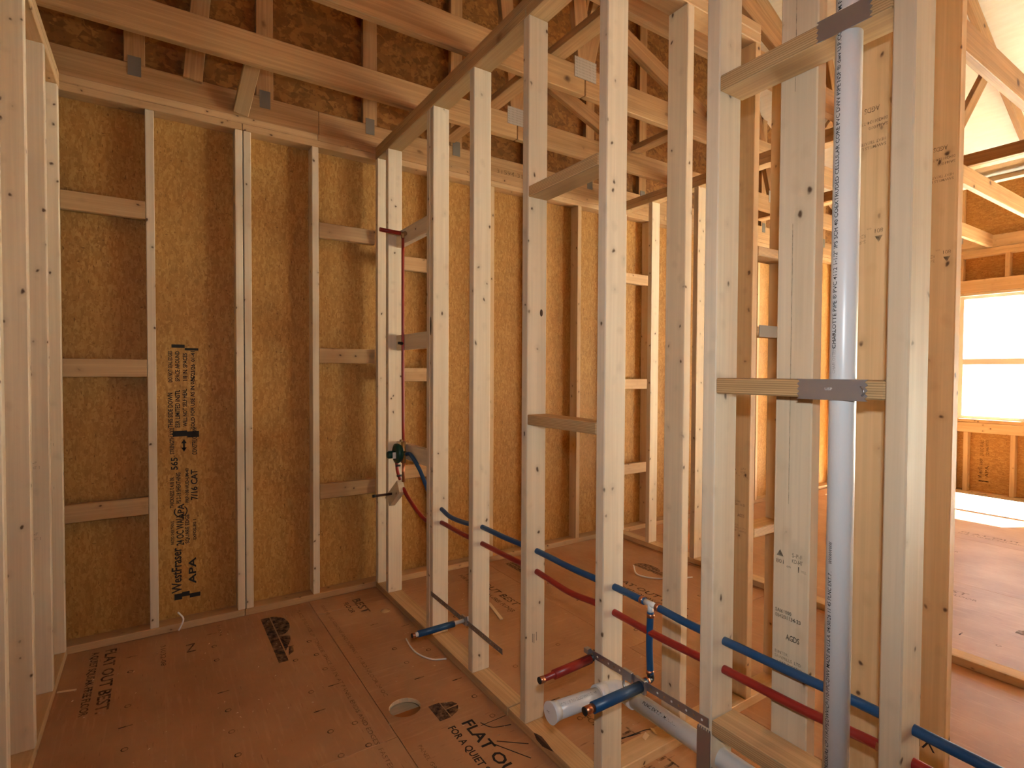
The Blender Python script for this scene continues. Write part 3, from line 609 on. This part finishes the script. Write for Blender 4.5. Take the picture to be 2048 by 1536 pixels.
# ------------------------------------------------------------------ pipes
PX = 47.7
def at(x, y, z): return V((x, y, z))
bl = top('cold_water_pipe', 'blue cold water pipe threaded through the drilled studs with a white tee', 'water pipe', (PX, 60, 27))
tube('pipe', bl, smooth([(47.0, 114.6, 35.6), (47.2, 112.5, 35.6), (47.4, 108.2, 33.0), (PX, 104.6, 29.2), (PX, 101.2, 26.8), (PX, 98, 26.6), (PX, 94, 25.9), (PX, 88, 26.2), (PX, 82.6, 26.9), (PX, 74, 27.0), (PX, 66.2, 27.3), (PX, 57, 27.2), (PX, 50, 27.4), (PX, 44.0, 27.4)]), 0.43, BLUE)
tube('pipe', bl, smooth([(PX, 42.3, 27.4), (PX, 38, 27.2), (PX, 34.2, 27.2), (48.0, 26, 27.1), (48.15, 22, 27.1), (48.1, 18, 27.1), (PX, 6, 27.1), (PX, -40, 27.0)]), 0.43, BLUE)
tee = tube('tee_fitting', bl, [(PX, 44.1, 27.4), (PX, 42.2, 27.4)], 0.34, TEE); tube('tee_branch', tee, [(PX, 43.15, 27.4), (PX, 43.15, 26.3)], 0.34, TEE)
for y in (44.4, 42.0): tube('crimp_ring', bl, [(PX, y-0.22, 27.4), (PX, y+0.22, 27.4)], 0.47, COPPER)
tube('drop_pipe', bl, smooth([(PX, 43.15, 26.5), (PX-0.05, 43.2, 22.5), (PX, 43.05, 19.2)]), 0.40, BLUE)
for z in (26.1, 19.5): tube('crimp_ring', bl, [(PX, 43.12, z-0.22), (PX, 43.12, z+0.22)], 0.45, COPPER)
tube('elbow_fitting', bl, smooth([(PX, 43.05, 19.3), (PX, 43.0, 18.7), (PX-0.7, 42.9, 18.75)], 4), 0.40, BLACK)
tube('crimp_ring', bl, [(PX-1.05, 42.8, 18.8), (PX-0.7, 42.85, 18.8)], 0.45, COPPER)
tube('stub_pipe', bl, [(PX-1.0, 42.75, 18.85), (45.4, 42.35, 18.9), (37.2, 42.3, 18.9)], 0.36, BLUE)
tube('pipe_sleeve', bl, [(45.3, 42.3, 18.9), (38.2, 42.3, 18.9)], 0.60, BLUE, 18)
tube('crimp_ring', bl, [(38.2, 42.3, 18.9), (37.1, 42.3, 18.9)], 0.46, COPPER); tube('open_end', bl, [(37.12, 42.3, 18.9), (37.0, 42.3, 18.9)], 0.44, BLACK)

rd = top('hot_water_pipe', 'long red hot water pipe threaded through the drilled studs', 'water pipe', (PX, 60, 24))
tube('pipe', rd, smooth([(47.0, 116.4, 27.5), (47.2, 114.0, 25.8), (47.4, 109.5, 23.8), (PX, 105.5, 22.6), (PX, 101.0, 23.3), (PX, 98, 23.9), (PX, 90, 23.8), (PX, 82.6, 24.0), (PX, 74, 24.1), (PX, 66.2, 24.2), (PX, 58, 23.7), (PX, 52.2, 24.2), (PX, 49.6, 24.2), (PX, 42, 24.1), (PX, 34.2, 24.3), (48.0, 26, 24.2), (48.15, 22, 24.35), (48.1, 18, 24.5), (PX, 6, 24.5), (PX, -40, 24.5)]), 0.43, RED)
tube('drop_pipe', rd, [(PX, 51.4, 24.1), (PX, 51.3, 18.4), (46.0, 50.9, 18.3)], 0.36, RED)
tube('elbow_fitting', rd, [(46.4, 50.9, 18.9), (46.1, 50.85, 18.3), (45.4, 50.8, 18.2)], 0.42, BLACK)
for y, x in ((51.8, PX), (19.3, 48.12)): tube('crimp_ring', rd, [(x, y-0.3, 24.22 if y > 30 else 24.42), (x, y+0.3, 24.22 if y > 30 else 24.42)], 0.46, COPPER)
tube('stub_pipe', rd, [(45.6, 50.8, 18.2), (37.6, 50.8, 17.9)], 0.36, RED)
tube('pipe_sleeve', rd, [(45.3, 50.8, 18.2), (39.6, 50.8, 17.95)], 0.56, RED, 18)
tube('crimp_ring', rd, [(38.1, 50.8, 17.9), (37.5, 50.8, 17.9)], 0.42, COPPER); tube('open_end', rd, [(37.52, 50.8, 17.9), (37.4, 50.8, 17.9)], 0.40, BLACK)

sb = top('water_stub', 'short blue capped water stub low beside a drilled stud', 'water pipe', (45.6, 84.2, 9.9))
tube('pipe_sleeve', sb, [(43.4, 84.2, 9.95), (36.6, 84.2, 9.9)], 0.55, BLUE, 18)
tube('inner_pipe', sb, [(46.4, 84.2, 10.05), (35.7, 84.2, 9.9)], 0.36, TEE); tube('crimp_ring', sb, [(36.1, 84.2, 9.9), (35.6, 84.2, 9.9)], 0.43, COPPER)
tube('back_fitting', sb, [(45.9, 84.1, 10.1), (47.6, 84.0, 10.2)], 0.5, TEE); tube('open_end', sb, [(35.66, 84.2, 9.9), (35.5, 84.2, 9.9)], 0.36, BLACK)

def strap(name, label, pts, hole_n):
    o = top(name, label, 'bracket', pts[0], group='perforated pipe brackets')
    a, b_ = V(pts[0]), V(pts[1])
    s_ = beam('strap', o, a, b_, 0.07, 0.95, STEEL, (1, 0, 0), 0.01)
    for k in range(hole_n):
        p = a.lerp(b_, (k+0.8)/(hole_n+0.6))
        stamp('punched_hole', s_, p+V((-0.04, 0, 0)), (0, -1, 0), (0, 0, 1), [], TEE if k % 2 else INKB, [[(0.13*math.cos(q_*math.pi/4), 0.13*math.sin(q_*math.pi/4)) for q_ in range(8)]], 0.01)
    return o
s2 = strap('pipe_bracket', 'perforated steel bracket strip holding the red and blue stubs', ((Wx-0.08, 51.5, 18.75), (Wx-0.08, 33.6, 19.35)), 18)
bx('end_tab', s2, (Wx-0.7, Wx-0.05), (51.0, 51.7), (18.75, 19.35), STEEL, 0.02)
for y in (42.4, 44.4):
    bx('pipe_clip', s2, (Wx-0.55, Wx-0.12), (y-0.75, y+0.75), (18.5 if y > 43 else 18.15, 19.75), STEEL, 0.06)
tube('clip_hook', s2, smooth([(Wx-0.4, 44.9, 18.6), (Wx-0.5, 44.9, 17.9), (Wx-0.5, 44.5, 17.6), (Wx-0.5, 44.1, 17.9)]), 0.14, STEEL, 8)
s1 = strap('pipe_bracket', 'perforated steel bracket strip dangling past a stud above the floor plate', ((Wx-0.08, 98.6, 9.85), (Wx-0.08, 71.9, 9.7)), 20)
bx('pipe_clip', s1, (Wx-0.5, Wx-0.12), (83.4, 85.0), (9.3, 10.9), STEEL, 0.06)

VX, VY = 46.74, 22.12
vp = top('vent_pipe', 'upright white plastic vent pipe printed with black lettering', 'pipe', (VX, VY, 0))
tube('pipe', vp, [(VX, VY, 0.02), (VX, VY, 60), (VX, VY, 128)], 0.965, PVC, 32, True)
SGN = 1.0
def wraptext(par, axis_o, axis, ref, r, lines, mat, bold=0.0):
    """text running along `axis`, wrapped on a cylinder of radius r; ref = radial direction of the text centre line"""
    vs, fs = textmesh(lines, 1, bold=bold); A, Rf = V(axis).normalized(), V(ref).normalized(); Tn = Rf.cross(A)
    out = []
    for (x, y, _) in vs:
        a = y/r; out.append(V(axis_o)+A*x+(Rf*math.cos(a)+Tn*math.sin(a)*SGN)*(r+0.012))
    return polymesh('printed_line', par, out, fs, mat)
ref = V((-math.sin(math.radians(66)), -math.cos(math.radians(66)), 0))
ref = Quaternion((0, 0, 1), math.radians(-38)) @ ref
long1 = 'CHARLOTTE PIPE ® PVC 4112 1-1/2" IPS SCH 40 COEXTRUDED CELLULAR CORE PVC DWV PIPE NSF ® dwv U.P.CODE ASTM F 891-24 ® . NOT FOR PRESSURE CP-119-FPS-DWV-CP-110-FPC-DWV MADE IN U.S.A.'
long2 = '24 ® . NOT FOR PRESSURE CP-119-FPS/DWV/CP-110-FPC-DWV MADE IN U.S.A. 04/30/26 11 45 PLNC EXT.7 .'
wraptext(vp, (VX, VY, 56.2), (0, 0, 1), ref, 0.965, [(long1, 0, -0.1, 0.50, 46.0)], INK, 0.008)
wraptext(vp, (VX, VY, 54.2), (0, 0, 1), ref, 0.965, [('CHARLOTTEPIPE.COM', 0, -0.1, 0.42, 3.2)], INKS)
wraptext(vp, (VX, VY, 18.5), (0, 0, 1), ref, 0.965, [(long2, 0, -0.1, 0.46, 19.6), ('WWWWWW', 20.2, -0.12, 0.45, 1.8)], INK, 0.008)

dr = top('drain_pipe', 'white plastic drain pipe with elbow and capped stub between studs', 'pipe', (47.5, 46, 15.2))
tube('pipe', dr, [(47.5, 45.4, 15.2), (47.5, 30, 15.3), (47.5, 23.2, 15.45)], 1.02, PVC, 28)
tube('elbow_hub', dr, [(47.5, 45.2, 15.2), (47.5, 45.9, 15.2)], 1.22, PVC, 28)
tube('elbow', dr, smooth([(47.5, 45.8, 15.2), (47.45, 46.8, 15.2), (47.0, 47.7, 15.2), (46.0, 48.1, 15.2), (45.0, 48.15, 15.2)], 6), 1.16, PVC, 28)
tube('elbow_hub', dr, [(45.3, 48.15, 15.2), (44.1, 48.15, 15.25)], 1.24, PVC, 28)
tube('stub', dr, [(44.4, 48.15, 15.2), (37.2, 48.15, 15.6)], 1.0, PVC, 28)
tube('end_cap', dr, [(38.1, 48.15, 15.55), (37.6, 48.15, 15.58), (37.05, 48.15, 15.6)], [1.02, 1.1, 1.24], PVC, 28)
wraptext(dr, (43.9, 48.15, 15.25), (-1, 0, 0.05), (0, -0.35, 1), 1.0, [('04112 CHARLOTTE PIPE ® PVC DWV', 0.3, 0, 0.5, 6.0)], INKS)
wraptext(dr, (47.5, 43.6, 15.22), (0, -1, 0), (-0.75, 0, 0.66), 1.02, [('PLNC EXT.7 . MINIMUM', 0.2, 0, 0.5, 5.2)], INK, 0.01)
stamp('cap_mark', dr, (37.0, 48.3, 15.6), (0, -1, 0), (0, 0, 1), [('PVC', -0.4, -0.1, 0.34, 0.5)], INK, [], 0.03)

# shower rough-in
sv = top('shower_valve', 'dark green shower valve body with white label on the back corner studs', 'shower valve', (46.6, 116.5, 34))
tube('valve_guard', sv, [(46.4, 116.5, 35.6), (45.7, 116.5, 35.6), (45.2, 116.5, 35.6), (44.9, 116.5, 35.6)], [1.9, 2.25, 2.2, 1.5], GREEN, 24)
kb = tube('valve_knob', sv, [(44.95, 116.5, 35.4), (43.6, 116.5, 35.4), (43.3, 116.5, 35.4)], [0.85, 0.85, 0.7], GREEN, 18)
bx('valve_label', sv, (44.2, 44.95), (115.6, 115.68), (34.6, 36.0), TEE, 0)
tube('valve_body', sv, [(47.0, 116.3, 38.2), (47.0, 116.3, 33.4)], 0.55, BRASS, 14); tube('valve_port', sv, [(47.0, 116.3, 35.6), (47.0, 114.4, 35.6)], 0.5, BRASS, 14)
tube('tub_supply', sv, [(47.0, 116.3, 33.6), (47.0, 116.3, 29.0)], 0.36, COPPER, 12)
tube('drop_hose', sv, smooth([(45.4, 116.3, 33.5), (45.6, 116.3, 31.6), (46.2, 116.3, 29.6)]), 0.36, RED, 12)
for z in (32.9, 30.6): tube('hose_clip', sv, [(45.0+(32.9-z)*0.13, 115.9, z), (46.1+(32.9-z)*0.13, 115.9, z)], 0.22, BLACK, 10)
sr = top('shower_riser', 'thin red shower riser pipe running up the back corner studs', 'water pipe', (47.0, 116.5, 38))
tube('pipe', sr, smooth([(47.0, 116.4, 38.0), (46.95, 116.5, 60), (47.0, 116.6, 84.3)]), 0.33, RED, 12)
for z in (38.4, 60.4): tube('pipe_clip', sr, [(46.6, 116.0, z), (46.6, 116.9, z)], 0.30, BRASS if z < 50 else BLACK, 10)
bx('clip_foot', sr, (45.7, 46.8), (116.0, 116.5), (60.2, 60.8), BLACK, 0.05)
tube('elbow_fitting', sr, smooth([(47.0, 116.6, 84.2), (46.9, 116.6, 85.1), (46.2, 116.6, 85.2)], 4), 0.42, BRASS, 12)
tube('ear_plate', sr, [(47.3, 116.0, 85.2), (47.3, 117.0, 85.2)], 0.5, BRASS, 12)
tube('shower_arm_stub', sr, [(46.4, 116.6, 85.2), (41.6, 116.6, 85.4)], 0.45, RED, 16)
ts = top('tub_spout_stub', 'dark brown tub spout nipple poking out of a tilted block', 'water pipe', (46, 120.4, 25.6))
tube('nipple', ts, [(46.0, 120.4, 25.65), (41.3, 120.4, 25.6)], 0.27, plain('bronze_pipe', (0.075, 0.032, 0.02), 0.45, 0.4), 12); tube('nipple_cap', ts, [(41.9, 120.4, 25.6), (41.2, 120.4, 25.6)], 0.34, BLACK, 12)

# ------------------------------------------------------------------ loose bits on the floor
def wire(label, pts, r=0.14, grp='white wire scraps'):
    o = tube('wire_scrap', None, smooth(pts, 5), r, CAB, 8); return tag(o, label, 'wire scrap', group=grp)
wire('bent white wire scrap standing against the back wall plate', [(3.6, D-0.35, 0.15), (4.3, D-0.3, 1.6), (4.4, D-0.2, 2.6), (3.5, D-0.1, 3.9)], 0.17)
wire('curved white wire scrap on the floor beside the stud wall plate', [(41.8, 102, 0.3), (41.4, 98.5, 0.16), (41.6, 95.2, 0.16), (43.0, 92.2, 0.16), (45.3, 90.9, 0.16)], 0.15)
wire('bent white wire scrap on the floor in front of the inner wall', [(110.4, 106.2, 0.6), (107.2, 101.6, 0.2), (109.2, 97.0, 0.2), (113.5, 94.4, 0.2), (118.0, 92.4, 0.2)], 0.2)
o = beam('wood_sliver', None, (64.6, 107.6, 0.2), (62.7, 99.1, 0.2), 0.7, 0.25, CHIP, None, 0.02); tag(o, 'long pale wood sliver lying behind the drilled studs', 'wood sliver')
o = beam('wood_sliver', None, (-14.2, 116.6, 0.16), (-11.6, 115.9, 0.16), 0.3, 0.2, CHIP, None, 0.02); tag(o, 'short pale splinter beside the left wall plate', 'wood sliver')
for k, (x, y, a) in enumerate(((58.2, 55.9-2.6, 0.3), (60.6, 53.2, 1.2))):
    o = polymesh('wood_shaving', None, [(x, y, 1.53), (x+1.3*math.cos(a), y+1.3*math.sin(a), 1.6), (x+1.2*math.cos(a)-0.6*math.sin(a), y+1.2*math.sin(a)+0.6*math.cos(a), 1.9), (x-0.5*math.sin(a), y+0.5*math.cos(a), 1.8)], [(0, 1, 2, 3)], CHIP)
    so_ = o.modifiers.new('thickness', 'SOLIDIFY'); so_.thickness = 0.0012
    tag(o, ('curled pale shaving on the short partition plate beside the bare stud foot', 'broad pale shaving flat on the short partition plate near the drain pipe')[k], 'wood shaving', group='shavings on the partition plate')
gk = tube('pale_floor_disc', None, [(43.0, 117, 0.01), (43.0, 117, 0.12), (43.0, 117, 0.2)], [1.1, 1.0, 0.5], plain('pale_amber', (0.62, 0.40, 0.2), 0.25), 16); tag(gk, 'low pale amber disc on the floor near the back corner', 'glue blob')  # low glossy amber disc lying on the subfloor
vs, fs = [], []
for k in range(420):
    if k < 200: x, y = random.uniform(-12, 45), random.uniform(58, 130)
    else: x, y = random.uniform(50, 125), random.uniform(30, 130)
    if (x-33.2)**2+(y-81.5)**2 < 12: continue
    s_, a = random.uniform(0.06, 0.26), random.uniform(0, 6.3); o_ = len(vs)
    vs += [(x+s_*math.cos(a), y+s_*math.sin(a), 0.01), (x-s_*math.cos(a), y-s_*math.sin(a), 0.01), (x+0.05*math.sin(a), y-0.05*math.cos(a), 0.02), (x, y, 0.1+0.2*s_)]
    fs += [(o_, o_+1, o_+2), (o_, o_+1, o_+3), (o_+1, o_+2, o_+3), (o_, o_+2, o_+3)]
o = polymesh('sawdust_flecks', None, vs, fs, CHIP); tag(o, 'scattered pale sawdust flecks over the reddish floor', 'sawdust', kind='stuff')

# ------------------------------------------------------------------ outside
gd = bx('ground', None, (313, 6000), (-4000, 4000), (-14, -13), GROUND, 0); tag(gd, 'pale bare ground outside the window', 'ground', kind='structure')
ho = top('neighbour_house', 'pale neighbouring house glimpsed through the window glare', 'house', (1100, 350, -13))
bx('house_wall', ho, (1100, 1400), (150, 560), (-13, 110), HOUSE, 0)
polymesh('house_roof', ho, [(1080, 130, 110), (1080, 580, 110), (1420, 580, 110), (1420, 130, 110), (1250, 130, 200), (1250, 580, 200)], [(0, 1, 5, 4), (2, 3, 4, 5), (0, 4, 3), (1, 2, 5)], HGLASS)
for y in (200, 300, 420): bx('house_window', ho, (1098, 1099.9), (y, y+40), (20, 75), HGLASS, 0)
